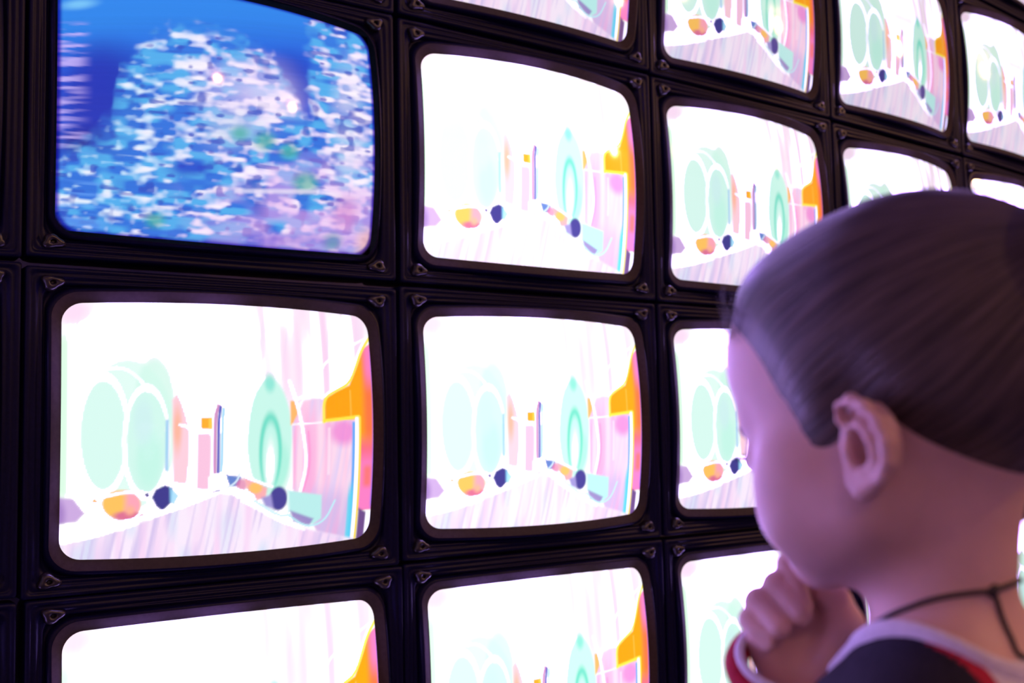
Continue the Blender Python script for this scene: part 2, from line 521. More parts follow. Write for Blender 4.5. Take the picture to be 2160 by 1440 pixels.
def night_picture(x, z):
    """streaky town or reef of pale flecks under a deep blue sky"""
    X, Y = picture_coords(x, z, [(322, -128), (1725, 180), (1735, 1185), (298, 1080)])
    Ys = Y - X * 0.07
    c = np.ones(X.shape + (3,)) * srgb((40, 84, 214))
    C = Canvas(X, Y)
    C.c = c
    C.put(smooth(Y - 230, 160), srgb((52, 136, 236)))
    C.put(C.ell(500, 480, 180, 240, 90), srgb((40, 56, 176)), 0.8)
    C.put(C.ell(1330, 420, 120, 120, 70), srgb((42, 70, 190)), 0.8)
    C.put(C.ell(430, 690, 130, 70, 50), srgb((52, 36, 120)), 0.8)
    def pl(xs, ys):
        return np.interp(X, xs, ys)
    hill = pl([280, 300, 460, 520, 560, 640, 780, 980, 1150, 1260, 1310, 1400, 1470, 1800],
              [780, 760, 640, 560, 350, 285, 160, 190, 250, 310, 430, 560, 640, 640])
    wob = (value_noise(X / 40, Y / 30, 77) - 0.5) * 70
    inside = smooth(hill + wob - Y, 55)
    inside = np.maximum(inside, smooth(1440 + wob * 0.6 - (Y - 300) * 0.02 - X, 30))
    low = smooth(800 - Y, 160)
    mass = np.clip(np.maximum(inside, low * 0.9), 0, 1)
    f1 = value_noise(X / 84, Ys / 24, 21)
    f2 = value_noise(X / 46, Ys / 17, 22)
    f3 = value_noise(X / 24, Ys / 22, 23)
    f4 = value_noise(X / 130, Ys / 66, 24)
    f5 = value_noise(X / 70, Ys / 30, 25)
    f = 0.45 * f1 + 0.33 * f2 + 0.22 * f3
    warm = np.clip(smooth(820 - X + (Y - 500) * 0.0, 420) * 0.9 + smooth(1000 - Y, 120) * 0.4, 0, 1)
    # blue-cyan body, lit in broad soft flecks
    C.put(mass, srgb((62, 128, 226)), 0.75)
    C.put(mass * np.clip((f5 - 0.35) * 3, 0, 1), srgb((92, 186, 242)), 0.8)
    dens = 0.52 - 0.10 * C.ell(1050, 480, 340, 330, 200) - 0.10 * C.ell(1620, 700, 150, 420, 110) - 0.04 * low + 0.14 * C.ell(880, 820, 110, 60, 40) + 0.10 * C.ell(440, 500, 130, 300, 80)
    wh = mass * np.clip((f - dens - 0.01) * 4.5, 0, 1)
    paleC = srgb((186, 230, 255)) * (1 - warm[..., None]) + srgb((244, 222, 255)) * warm[..., None]
    C.c = C.c * (1 - wh[..., None]) + paleC * wh[..., None]
    C.put(mass * np.clip((0.5 * f2 + 0.5 * f1 - dens - 0.15) * 4.5, 0, 1), lin((250, 244, 255)), 0.8)
    C.put(C.ell(1620, 650, 70, 260, 60) * np.clip(f4 + 0.2, 0, 1), lin((255, 248, 255)), 0.7)
    C.put(C.ell(1160, 470, 180, 120, 110) * np.clip(f4 + 0.2, 0, 1), srgb((248, 226, 255)), 0.55)
    C.put(C.ell(1080, 640, 120, 70, 60), srgb((180, 206, 236)), 0.6)
    dk = mass * np.clip((value_noise(X / 44, Ys / 24, 31) - 0.70) * 6, 0, 1)
    C.put(dk, srgb((56, 80, 196)), 0.75)
    rose = low * smooth(1000 - X, 300) * np.clip((f4 - 0.35) * 4, 0, 1)
    C.put(rose, srgb((226, 170, 236)), 0.5)
    C.put(C.ell(1610, 1010, 60, 70, 40), srgb((220, 130, 200)), 0.5)
    for gx, gy, gr in [(1215, 690, 46), (1410, 875, 56), (725, 1050, 40), (1330, 735, 40), (1100, 655, 36), (1560, 1140, 40)]:
        C.put(C.ell(gx, gy, gr, gr * 0.8, 26), srgb((70, 176, 160)), 0.75)
    C.put(C.ell(1350, 1135, 330, 26, 22), srgb((130, 96, 214)), 0.5)
    C.put(smooth(1690 - X, 40) * smooth(1090 - Y, 50), srgb((250, 190, 150)), 0.55)
    C.put(C.rect(1080, 905, 1480, 925, 8), lin((250, 240, 255)), 0.6)
    C.put(C.ell(880, 815, 90, 34, 24), srgb((44, 70, 200)), 0.7)
    st = value_noise(X / 220, Ys / 12, 41)
    left = smooth(X - 410, 40) * smooth(110 - Y, 60) * smooth(Y - 700, 60)
    C.put(left * np.clip((st - 0.45) * 3, 0, 1), srgb((206, 186, 255)), 0.8)
    C.put(C.ell(450, 480, 90, 210, 60), srgb((44, 56, 186)), 0.55)
    C.put(smooth(X - 490, 60) * smooth(720 - Y, 40) * np.clip((st - 0.5) * 4, 0, 1), srgb((110, 170, 250)), 0.5)
    C.put(C.ell(385, 10, 70, 22, 18), srgb((130, 206, 250)), 0.8)
    # scan lines
    C.c = C.c * (0.93 + 0.09 * value_noise(X * 0 + 3.5, Ys / 6, 51))[..., None]
    return C.c


def screen_mesh(name, painter, nx=256, nz=190):
    u = np.linspace(-1.035, 1.035, nx)
    w = np.linspace(-1.035, 1.035, nz)
    U, W = np.meshgrid(u, w)
    x = U * SX * (1 + 0.012 * (1 - np.clip(W, -1, 1) ** 2))
    z = W * SZ * (1 + 0.036 * (1 - np.clip(U, -1, 1) ** 2))
    y = sag(x, z) + 0.0066
    V = np.stack([x, y, z], -1).reshape(-1, 3)
    idx = np.arange(nx * nz).reshape(nz, nx)
    Q = np.stack([idx[:-1, :-1], idx[:-1, 1:], idx[1:, 1:], idx[1:, :-1]], -1).reshape(-1, 4)
    e = np.maximum(np.abs(U), np.abs(W))
    c = overdrive(painter(U * SX, W * SZ), np.clip((1.0 - e) / 0.05, 0, 1))
    # blue bloom fringe painted into the emission along the picture edge, then black
    rr_ = 0.027
    d = np.hypot(np.maximum(np.abs(U * SX) - (SX + 0.002 - rr_), 0), np.maximum(np.abs(W * SZ) - (SZ + 0.002 - rr_), 0)) - rr_
    k = np.clip((0.0035 - d) / 0.004, 0, 1)[..., None]
    c = c * (np.array([0.16, 0.10, 0.55]) * (1 - k) + k) * np.clip((0.0085 - d) / 0.004, 0, 1)[..., None]
    me = bpy.data.meshes.new(name)
    me.vertices.add(len(V)); me.vertices.foreach_set('co', V.astype(np.float32).ravel())
    me.loops.add(Q.size); me.loops.foreach_set('vertex_index', Q.astype(np.int32).ravel())
    me.polygons.add(len(Q)); me.polygons.foreach_set('loop_start', np.arange(0, Q.size, 4, dtype=np.int32))
    me.polygons.foreach_set('use_smooth', np.ones(len(Q), bool))
    me.update(calc_edges=True)
    at = me.color_attributes.new('programme', 'FLOAT_COLOR', 'POINT')
    at.data.foreach_set('color', np.concatenate([c.reshape(-1, 3), np.ones((len(V), 1))], 1).astype(np.float32).ravel())
    return me


def screen_material():
    m = material('lit_tube_glass', (0.012, 0.012, 0.016), rough=0.07, spec=0.5)
    nt = m.node_tree
    b = nt.nodes['Principled BSDF']
    at = nt.nodes.new('ShaderNodeAttribute'); at.attribute_name = 'programme'
    br = nt.nodes.new('ShaderNodeAttribute'); br.attribute_type = 'OBJECT'; br.attribute_name = 'brightness'
    nt.links.new(at.outputs['Color'], b.inputs['Emission Color'])
    nt.links.new(br.outputs['Fac'], b.inputs['Emission Strength'])
    return m


m_screen = screen_material()
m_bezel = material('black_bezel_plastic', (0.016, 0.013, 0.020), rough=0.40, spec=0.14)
nz_ = noise_colour(m_bezel, 220, (0.0028, 0.0026, 0.024), (0.0045, 0.0042, 0.034), detail=2, bump=0.03, dist=0.0004)  # blue in the base imitates veiling glare over the black plastic
m_mask = material('matt_screen_surround', (0.03, 0.022, 0.024), rough=0.7, spec=0.08)
noise_colour(m_mask, 150, (0.040, 0.030, 0.029), (0.052, 0.039, 0.037), detail=2)
m_lug = material('glossy_black_boss', (0.06, 0.04, 0.04), rough=0.34, spec=0.55)
noise_colour(m_lug, 200, (0.010, 0.007, 0.009), (0.018, 0.012, 0.014), detail=2)
m_cab = material('black_cabinet_plastic', (0.02, 0.018, 0.022), rough=0.6)
noise_colour(m_cab, 90, (0.015, 0.013, 0.017), (0.03, 0.026, 0.03), detail=2, bump=0.1, dist=0.0005)

corridor_me = screen_mesh('screen', corridor_picture)
night_me = screen_mesh('screen', night_picture)
for me_ in (corridor_me, night_me):
    me_.materials.append(m_screen)

_bl = bezel_loops()
bv, bf_ = loft(_bl[:18])
mv, mf = loft(_bl[17:])
cab_loops = []
for hx, hz, y in [(HX - 0.002, HZ - 0.002, 0.038), (HX - 0.010, HZ - 0.006, 0.10), (HX - 0.035, HZ - 0.02, 0.20), (0.17, 0.14, 0.33), (0.16, 0.13, 0.40)]:
    p = ring(hx, hz, 0.012, 0, 0, ns=4, nc=4)
    cab_loops.append(np.stack([p[:, 0], np.full(len(p), y), p[:, 1]], 1))
cv, cf = loft(cab_loops, close_last=True)


def lug_mesh(sx, sz, n=20):
    """rounded three-cornered boss in the dished corner of the bezel"""
    cx, cz = HX - 0.034, HZ - 0.021
    loops = []
    for rr, y in [(1.0, 0.012), (0.97, 0.003), (0.88, -0.0015), (0.72, -0.0036), (0.50, -0.0042), (0.30, -0.0038), (0.24, -0.0016), (0.20, 0.003)]:
        pts = []
        for k in range(n):
            a = 2 * math.pi * k / n
            tri = 1.0 + (0.20 * math.cos(3 * (a - math.radians(45))) if rr > 0.4 else 0.0)
            q = rr * 0.0120 * tri
            pts.append((sx * (cx + q * 1.25 * math.cos(a)), y, sz * (cz + q * 0.85 * math.sin(a))))
        loops.append(np.array(pts if sx * sz > 0 else pts[::-1]))
    return loft(loops)


def screw_mesh(sx, sz, n=10):
    cx, cz = sx * (HX - 0.034), sz * (HZ - 0.021)
    loops = []
    for rr, y in [(0.0026, 0.006), (0.0026, 0.0016), (0.0020, 0.0006), (0.0010, 0.0004)]:
        loops.append(np.array([(cx + rr * 1.2 * math.cos(2 * math.pi * k / n), y, cz + rr * 0.9 * math.sin(2 * math.pi * k / n)) for k in range(n)]))
    return loft(loops, close_last=True)


def make_set():
    t = empty('television')
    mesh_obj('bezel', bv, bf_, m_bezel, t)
    mesh_obj('screen_surround', mv, mf, m_mask, t)
    for sx in (-1, 1):
        for sz in (-1, 1):
            lg = mesh_obj('corner_lug', *lug_mesh(sx, sz), m_lug, t)
            mesh_obj('screw', *screw_mesh(sx, sz), m_cab, lg)
    mesh_obj('cabinet', cv, cf, m_cab, t)
    s = bpy.data.objects.new('screen', corridor_me)
    COL.objects.link(s)
    s.parent = t
    s['brightness'] = 1.0
    return t


proto = make_set()
SETS = {  # (column, row): (brightness, shift right mm, shift up mm, label)
    (-3, 1): (1.0, 0, 0, 'added unseen television beyond the left edge of the view, farther column, beside the blue picture'),  # two unseen columns, added to throw screen light on her cheek
    (-3, 2): (1.0, 0, 0, 'added unseen television beyond the left edge of the view, farther column, at eye height'),
    (-3, 3): (1.0, 0, 0, 'added unseen television beyond the left edge of the view, farther column, lowest'),
    (-2, 1): (1.0, 0, 0, 'added unseen television beyond the left edge of the view, nearer column, beside the blue picture'),
    (-2, 2): (1.0, 0, 0, 'added unseen television beyond the left edge of the view, nearer column, at eye height'),
    (-2, 3): (1.0, 0, 0, 'added unseen television beyond the left edge of the view, nearer column, lowest'),
    (-1, 1): (1.0, 0, 0, 'television whose dark bezel only just shows at the far upper left edge'),
    (-1, 2): (1.0, 0, 0, 'television whose dark bezel only just shows at the left edge at mid height'),
    (-1, 3): (1.0, 0, 0, 'television whose dark bezel only just shows at the lower left corner'),
    (0, 0): (1.0, 0, 0, 'television above the blue picture, only the corner of its bezel in view'),
    (0, 1): (1.0, -1.5, 3.0, 'television showing a blue streaky picture unlike all the others'),
    (0, 2): (1.02, -1.5, -4.0, 'television directly below the blue picture, showing the large pastel corridor'),
    (0, 3): (1.2, 4.0, 0, 'television in the lower left corner, only the white top of its picture in view'),
    (1, 0): (0.95, 2.0, 3.0, 'television cut by the top edge, beside the top of the blue picture'),
    (1, 1): (1.42, 1.0, 1.5, 'television with a washed out corridor, first to the right of the blue picture'),
    (1, 2): (1.22, -1.5, 1.0, 'whole television showing the corridor, middle of the second column of pictures'),
    (1, 3): (1.2, 0, 2.0, 'television cut by the bottom edge, left of the raised hand'),
    (2, 0): (0.9, -1.5, -1.0, 'television cut by the top edge, showing the foot of the corridor with an orange sign'),
    (2, 1): (0.98, 0, 0.5, 'television whose lower right corner is hidden by the hair above the forehead'),
    (2, 2): (1.02, 0, 2.0, 'television half hidden behind the face and cheek'),
    (2, 3): (1.05, 0, 1.0, 'television behind the raised hand and chin'),
    (3, 0): (0.84, -1.5, -1.0, 'television showing the corridor in clear colours, near the upper right corner'),
    (3, 1): (0.9, 1.0, -4.0, 'television of which a strip shows above the top of the head'),
    (3, 2): (0.82, 0, 0, 'television hidden behind the head'),
    (3, 3): (1.0, 0, 0, 'television seen as a sliver between the chin and the neck'),
    (4, -1): (0.8, 0, 0, 'television whose bottom edge peeps in at the upper right corner'),
    (4, 0): (0.84, -1.0, -2.0, 'television cut by the right edge, high up beside the clear coloured corridor'),
    (4, 1): (0.88, 3.0, -2.5, 'television at the right edge, just above the back of the hair'),
    (4, 2): (0.82, 0, 0, 'television at the right edge, hidden behind the back of the head'),
    (4, 3): (0.9, 0, 0, 'television seen as a sliver behind the nape of the neck'),
}
first = True
for (i, j), (gain, sx, sz, label) in SETS.items():
    t = proto if first else copy_tree(proto)
    first = False
    x, y, a = column_pose(i)
    z = Z2 + (2 - j) * PH
    fw = 0.0140                 # the glass corners lie this far behind the set's front edge
    t.location = (x + sx * 0.001 * math.cos(a) + fw * math.sin(a), y + sx * 0.001 * math.sin(a) - fw * math.cos(a), z + sz * 0.001)
    t.rotation_euler = (0, 0, a)
    tag(t, label, 'television', 'wall of television sets')
    for ch in [q for q in bpy.data.objects if q.parent == t]:
        if ch.name.startswith('screen'):
            if (i, j) == (0, 1):
                ch.data = night_me
                ch['label'] = 'screen with a blue streaky picture'
            ch['brightness'] = gain

# plinth the sets stand on
m_plinth = material('black_plinth', (0.02, 0.02, 0.022), rough=0.7)
noise_colour(m_plinth, 30, (0.015, 0.015, 0.017), (0.026, 0.025, 0.028))
PZ = Z2 - 1.5 * PH
pv, pf = [], []
for i in range(-3, 5):
    x, y, a = column_pose(i)
    for s in ((-1,) if i == -3 else ()) + (1,):
        for d in (0.0, 0.45):
            px = x + s * PW / 2 * math.cos(a) - d * math.sin(a)
            py = y + s * PW / 2 * math.sin(a) + d * math.cos(a)
            pv += [(px, py, 0.0), (px, py, PZ)]
for k in range(8):
    b = k * 4
    pf += [(b, b + 4, b + 5, b + 1), (b + 3, b + 7, b + 6, b + 2), (b + 1, b + 5, b + 7, b + 3), (b, b + 2, b + 6, b + 4)]
pf += [(0, 1, 3, 2), (32, 34, 35, 33)]
pl_ = mesh_obj('tv_plinth_1', pv, pf, m_plinth, smooth=False)
tag(pl_, 'black plinth under the wall of sets', kind='structure')

# ---------------------------------------------------------------- implicit modelling for the visitor
def rot_x(a):
    c, s = math.cos(a), math.sin(a)
    return np.array([[1, 0, 0], [0, c, -s], [0, s, c]])


class Field:
    """signed distance on a grid (millimetres); shapes are blended in inside their own boxes only"""

    def __init__(s, lo, hi, h):
        s.lo, s.h = np.array(lo, float), float(h)
        s.n = np.ceil((np.array(hi, float) - s.lo) / h).astype(int) + 1
        s.f = np.full(s.n, 60.0, np.float32)
        s.ax = [(s.lo[k] + np.arange(s.n[k]) * h).astype(np.float32) for k in range(3)]

    def sl(s, lo, hi):
        a = np.clip(np.floor((np.array(lo) - s.lo) / s.h).astype(int), 0, s.n)
        b = np.clip(np.ceil((np.array(hi) - s.lo) / s.h).astype(int) + 1, 0, s.n)
        return tuple(slice(i, j) for i, j in zip(a, b))

    def apply(s, fn, lo, hi, k=6.0, op='add'):
        m = k + 2 * s.h + 1
        q = s.sl(np.array(lo) - m, np.array(hi) + m)
        if any(t.stop <= t.start for t in q):
            return
        X = s.ax[0][q[0]][:, None, None]
        Y = s.ax[1][q[1]][None, :, None]
        Z = s.ax[2][q[2]][None, None, :]
        d = fn(X, Y, Z).astype(np.float32)
        f = s.f[q]
        if op == 'add':
            h = np.clip(0.5 + 0.5 * (f - d) / k, 0, 1)
            s.f[q] = f + (d - f) * h - k * h * (1 - h)
        else:                                     # carve
            d = -d
            h = np.clip(0.5 - 0.5 * (f - d) / k, 0, 1)
            s.f[q] = f + (d - f) * h + k * h * (1 - h)

    # shapes; M, o: rotation and origin of the frame in which the shape is given
    def ell(s, c, r, M=None, o=(0, 0, 0), k=6.0, op='add', R=None):
        M = np.eye(3) if M is None else M
        r = np.array(r, float)
        cw = M @ np.array(c, float) + np.array(o, float)
        A = M if R is None else M @ R             # columns: axes of the ellipsoid
        e = np.sqrt(((A * r) ** 2).sum(1))

        def fn(X, Y, Z):
            x, y, z = X - cw[0], Y - cw[1], Z - cw[2]
            u = [(A[0, i] * x + A[1, i] * y + A[2, i] * z) for i in range(3)]
            k0 = np.sqrt(sum((u[i] / r[i]) ** 2 for i in range(3)))
            k1 = np.sqrt(sum((u[i] / r[i] ** 2) ** 2 for i in range(3)))
            return k0 * (k0 - 1) / np.maximum(k1, 1e-6)
        s.apply(fn, cw - e, cw + e, k, op)

    def cap(s, a, b, ra, rb, M=None, o=(0, 0, 0), k=6.0, op='add'):
        M = np.eye(3) if M is None else M
        a = M @ np.array(a, float) + np.array(o, float)
        b = M @ np.array(b, float) + np.array(o, float)
        e = b - a
        L2 = max(e @ e, 1e-9)

        def fn(X, Y, Z):
            x, y, z = X - a[0], Y - a[1], Z - a[2]
            t = np.clip((x * e[0] + y * e[1] + z * e[2]) / L2, 0, 1)
            return np.sqrt((x - t * e[0]) ** 2 + (y - t * e[1]) ** 2 + (z - t * e[2]) ** 2) - (ra + (rb - ra) * t)
        r = max(ra, rb)
        s.apply(fn, np.minimum(a, b) - r, np.maximum(a, b) + r, k, op)

    def chain(s, pts, rs, **kw):
        for p, q, a, b in zip(pts[:-1], pts[1:], rs[:-1], rs[1:]):
            s.cap(p, q, a, b, **kw)

    def sample(s, P):
        g = (np.asarray(P) - s.lo) / s.h
        i = np.clip(np.floor(g).astype(int), 0, s.n - 2)
        t = np.clip(g - i, 0, 1)
        r = 0
        for dx in (0, 1):
            for dy in (0, 1):
                for dz in (0, 1):
                    w = (t[:, 0] if dx else 1 - t[:, 0]) * (t[:, 1] if dy else 1 - t[:, 1]) * (t[:, 2] if dz else 1 - t[:, 2])
                    r = r + w * s.f[i[:, 0] + dx, i[:, 1] + dy, i[:, 2] + dz]
        return r

    def surface(s):
        """surface nets -> vertices (mm), quads"""
        f = s.f
        f[0], f[-1] = np.maximum(f[0], 0.5), np.maximum(f[-1], 0.5)
        f[:, 0], f[:, -1] = np.maximum(f[:, 0], 0.5), np.maximum(f[:, -1], 0.5)
        f[:, :, 0], f[:, :, -1] = np.maximum(f[:, :, 0], 0.5), np.maximum(f[:, :, -1], 0.5)
        neg = f < 0
        n = s.n
        cells, pos, edges = [], [], []
        cdim = n - 1

        def cid(i, j, k):
            return (i * cdim[1] + j) * cdim[2] + k
        for ax in range(3):
            a = [slice(None)] * 3; b = [slice(None)] * 3
            a[ax] = slice(None, -1); b[ax] = slice(1, None)
            cr = neg[tuple(a)] != neg[tuple(b)]
            idx = np.argwhere(cr)
            i2 = idx.copy(); i2[:, ax] += 1
            fa = f[tuple(idx.T)]; fb = f[tuple(i2.T)]
            t = fa / (fa - fb)
            p = idx.astype(np.float64); p[:, ax] += t
            u, v = [(1, 2), (2, 0), (0, 1)][ax]
            quad = []
            for du, dv in ((-1, -1), (0, -1), (0, 0), (-1, 0)):
                c = idx.copy(); c[:, u] += du; c[:, v] += dv
                c = np.clip(c, 0, cdim - 1)
                q = cid(c[:, 0], c[:, 1], c[:, 2])
                quad.append(q); cells.append(q); pos.append(p)
            Q = np.stack(quad, 1)
            flip = ~(fa < 0)
            Q[flip] = Q[flip][:, ::-1]
            edges.append(Q)
        cells = np.concatenate(cells); pos = np.concatenate(pos)
        uq, inv = np.unique(cells, return_inverse=True)
        cnt = np.bincount(inv)
        V = np.stack([np.bincount(inv, pos[:, k]) / cnt for k in range(3)], 1)
        lut = {}
        Q = np.searchsorted(uq, np.concatenate(edges))
        return V * s.h + s.lo, Q


def relax(V, Q, it=2, lam=0.5):
    n = len(V)
    a = Q.ravel(); b = np.roll(Q, -1, 1).ravel()
    i = np.concatenate([a, b]); j = np.concatenate([b, a])
    cnt = np.maximum(np.bincount(i, minlength=n), 1)
    for _ in range(it):
        m = np.stack([np.bincount(i, V[j, k], minlength=n) / cnt for k in range(3)], 1)
        V = V + lam * (m - V)
    return V


# --- where she stands and how the head sits
BODY_YAW = math.radians(7.8)
W0 = np.array([-0.08819712, -1.21838401, 1.41841407])     # middle between the ears
HP = rot_x(math.radians(-12.0))                             # head bowed a little
EAR_X, EAR_Y = 68.0, -17.0


def head(F):
    """skull, face, jaw (head frame: x right, y forward, z up, mm)"""
    H = dict(M=HP)
    F.ell((0, -8, 48), (69, 93, 79), **H)
    F.ell((0, 34, 60), (55, 61, 57), k=20, **H)
    F.ell((0, 38, -2), (53, 51, 56), k=20, **H)
    for s in (-1, 1):
        F.ell((s * 32, 48, -22), (27, 27, 28), k=18, **H)
        F.ell((s * 45, 42, 2), (17, 21, 16), k=16, **H)
        F.cap((s * 45, 10, -30), (s * 20, 55, -50), 13, 12, k=20, **H)
        F.ell((s * 38, 24, -20), (20, 38, 27), k=24, **H)
        F.cap((s * 10, 82, 32), (s * 32, 70, 32), 8, 8, k=12, **H)
    F.ell((0, 70, -50), (18, 15, 14), k=18, **H)
    for s in (-1, 1):
        F.ell((s * 31, 101, 12), (17, 18, 11), k=10, op='carve', **H)     # eye socket
        F.ell((s * 31, 71, 11), (13, 12, 11), k=5, **H)                    # lids over the eyeball
    F.cap((0, 84, 18), (0, 93, -14), 6, 8, k=10, **H)                      # nose
    F.ell((0, 95, -17), (8.5, 8.5, 8), k=6, **H)
    for s in (-1, 1):
        F.ell((s * 9, 90, -20), (6, 7, 6), k=5, **H)
    F.ell((0, 80, -36), (17, 8, 5), k=8, **H)                              # lips
    F.ell((0, 78.5, -44), (14, 8, 5), k=8, **H)
    F.cap((-17, 84, -39.5), (0, 88.5, -40), 1.4, 1.4, k=3, op='carve', **H)
    F.cap((17, 84, -39.5), (0, 88.5, -40), 1.4, 1.4, k=3, op='carve', **H)
    neck(F)


def neck(F, g=0.0):
    F.cap((0, -8, -30), (0, -8, -122), 34.5 + g, 35.5 + g, k=20)
    F.cap((0, -44, 24), (0, -18, -92), 18 + g, 17 + g, k=20)


def shoulders(F, grow=0.0):
    g = grow
    for s in (-1, 1):
        F.cap((s * 22, -26, -112), (s * 112, -36, -172), 27 + g, 31 + g, k=24)
        F.ell((s * 140, -32, -196), (44 + g, 42 + g, 46 + g), k=22)
        F.cap((s * 20, 28, -150), (s * 120, 0, -168), 15 + g, 18 + g, k=20)
    F.ell((0, -18, -240), (148 + g, 78 + g, 120 + g), k=28)
    F.ell((0, -8, -152), (88 + g, 66 + g, 46 + g), k=26)


HAND = {
    'wrist': (21.0, 87.4, -146.7),
    'th0': (17.1, 70.0, -130.1),
    'th1': (19.0, 59.8, -102.5),
    'tb': (20.4, 58.1, -99.1),
    'tm': (22.9, 65.5, -87.9),
    'tt': (19.1, 71.3, -83.7),
    'p1a': (8.0, 92.9, -137.2),
    'p1b': (1.2, 99.0, -110.0),
    'p2a': (16.1, 85.3, -136.1),
    'p2b': (17.0, 89.3, -105.5),
    'p3a': (24.1, 77.8, -134.9),
    'p3b': (27.0, 79.6, -101.7),
    'i0': (35.8, 79.2, -97.2),
    'i1': (7.0, 86.1, -66.9),
    'i2': (-1.1, 71.4, -88.6),
    'm0': (31.1, 86.6, -100.2),
    'm1': (1.0, 90.3, -79.1),
    'm2': (-5.8, 70.7, -92.7),
    'r0': (23.8, 93.7, -103.3),
    'r1': (-6.5, 98.2, -88.1),
    'r2': (-14.1, 79.1, -99.6),
    'k0': (14.1, 100.5, -108.3),
    'k1': (-10.8, 100.5, -97.8),
    'k2': (-17.9, 86.3, -107.3),
}
ELBOW = (104.0, 165.0, -348.0)


def hand(F):
    h = HAND
    G = Field((-20, 45, -175), (80, 140, -45), F.h)
    G.cap(h['p1a'], h['p1b'], 13, 13, k=8)
    G.cap(h['p2a'], h['p2b'], 14, 13, k=8)
    G.cap(h['p3a'], h['p3b'], 13, 12, k=8)
    G.cap(h['th0'], h['th1'], 13, 11, k=8)
    G.cap(h['tb'], h['tm'], 10, 8.5, k=5)
    G.cap(h['tm'], h['tt'], 8.5, 7, k=3)
    for f, r0, r1, r2 in (('i', 8.5, 6.8, 5.2), ('m', 9.5, 8.6, 6.6), ('r', 9.2, 8.2, 6.4), ('k', 8.6, 7.2, 5.8)):
        T = Field((-20, 45, -175), (80, 140, -45), F.h)
        T.cap(h[f + '0'], h[f + '1'], r0, r1, k=3)
        T.cap(h[f + '1'], h[f + '2'], r1, r2, k=3)
        k = 1.2
        a, b = G.f, T.f
        q = np.clip(0.5 + 0.5 * (a - b) / k, 0, 1)
        G.f = a + (b - a) * q - k * q * (1 - q)
    G.cap(h['p2a'], h['wrist'], 15, 17, k=10)
    # set the finished hand into the body's field
    i0 = np.round((G.lo - F.lo) / F.h).astype(int)
    sl = tuple(slice(max(i, 0), min(i + n, m)) for i, n, m in zip(i0, G.n, F.n))
    gs = tuple(slice(s_.start - i, s_.stop - i) for s_, i in zip(sl, i0))
    a, b = F.f[sl], G.f[gs]
    k = 1.6
    q = np.clip(0.5 + 0.5 * (a - b) / k, 0, 1)
    F.f[sl] = a + (b - a) * q - k * q * (1 - q)


def arms(F, g=0.0, upto=1.0):
    w = np.array(HAND['wrist']); e = np.array(ELBOW)
    F.cap((142, -32, -200), e, 35 + g, 31 + g, k=16)
    F.cap(e, e + (w - e) * upto, 31 + g, (18 if g == 0 else 21) + g, k=12)


def ear(F, s):
    """auricle; b: backwards, a: up, n: out from the head (mm)"""
    t = math.radians(10)
    n = np.array([s * math.cos(t), math.sin(t), 0.0])
    b = np.array([s * math.sin(t), -math.cos(t), 0.0])
    a = np.array([0, 0, 1.0])
    lean = math.radians(13)
    a, b = a * math.cos(lean) + b * math.sin(lean), b * math.cos(lean) - a * math.sin(lean)
    M = np.stack([b, a, n], 1)
    o = np.array([s * EAR_X, EAR_Y, 0.0]) - M @ np.array([15.0, 0, 0])
    o = HP @ o
    M = HP @ M
    E = Field((-100 if s < 0 else 40, -60, -45), (-40 if s < 0 else 100, 40, 45), F.h)
    K = dict(M=M, o=o)
    SA = 0.78                                                              # a child's ear, shorter than drawn

    def EL(c, r, **kw):
        E.ell((c[0], c[1] * SA, c[2]), (r[0], r[1] * SA if r[1] > 9 else r[1], r[2]), **K, **kw)

    def CH(p, r, **kw):
        E.chain([(q[0], q[1] * SA, q[2]) for q in p], r, **K, **kw)
    EL((15, 0, 3.5), (15.5, 26, 4.0), k=4)                                 # plate
    EL((6, -2, 0), (14, 24, 6), k=6)
    hel = [(4, 6, 5), (-2, 15, 6), (0, 22.5, 8), (8, 27, 9.5), (17, 22.5, 11), (25, 13, 12), (29.5, 1, 12.5), (29, -10, 12), (24.5, -19, 10.5), (17, -24, 8.5)]
    CH(hel, [2.2, 2.5, 3.0, 3.2, 3.3, 3.3, 3.2, 3.1, 3.0, 3.0], k=2.5)
    CH([(22, 10, 6), (25, 0, 7), (24, -10, 6)], [4.5, 4.5, 4.5], k=4)
    EL((10.5, -25.5, 7), (6.5, 6, 3.6), k=5)                               # lobe
    CH([(17, -24, 8), (10, -29, 7.5), (4, -23, 6), (1, -17, 4)], [3.0, 3, 2.8, 2.6], k=4)
    CH([(7, 13, 7.5), (13, 10.5, 9.5), (18.5, 4, 10.5), (21, -5, 10), (19, -13, 9), (11, -16.5, 8.5)], [2.2, 2.5, 2.7, 2.7, 2.5, 2.5], k=3)
    EL((9.5, -2.5, 6), (7.8, 12, 11.5), k=2, op='carve')                # concha
    EL((6, -4, 0), (4, 6, 7), k=2, op='carve')
    EL((3.5, 17.5, 9), (4.8, 4.2, 6.5), k=2, op='carve')                   # hollow under the fold
    CH([(19, 14, 12.5), (24, 4, 13.5), (24, -8, 13)], [1.5, 1.7, 1.5], k=2, op='carve')
    EL((1.5, -4, 5), (3, 5, 4), k=3)                                       # tragus
    i0 = np.round((E.lo - F.lo) / F.h).astype(int)
    sl = tuple(slice(max(i, 0), min(i + n_, m)) for i, n_, m in zip(i0, E.n, F.n))
    gs = tuple(slice(q.start - i, q.stop - i) for q, i in zip(sl, i0))
    A, B = F.f[sl], E.f[gs]
    k = 3.0
    q = np.clip(0.5 + 0.5 * (A - B) / k, 0, 1)
    F.f[sl] = A + (B - A) * q - k * q * (1 - q)
    # keep the ear canal open into the head
    F.ell((6, -4, -2), (3.5, 6, 7), k=2, op='carve', **K)


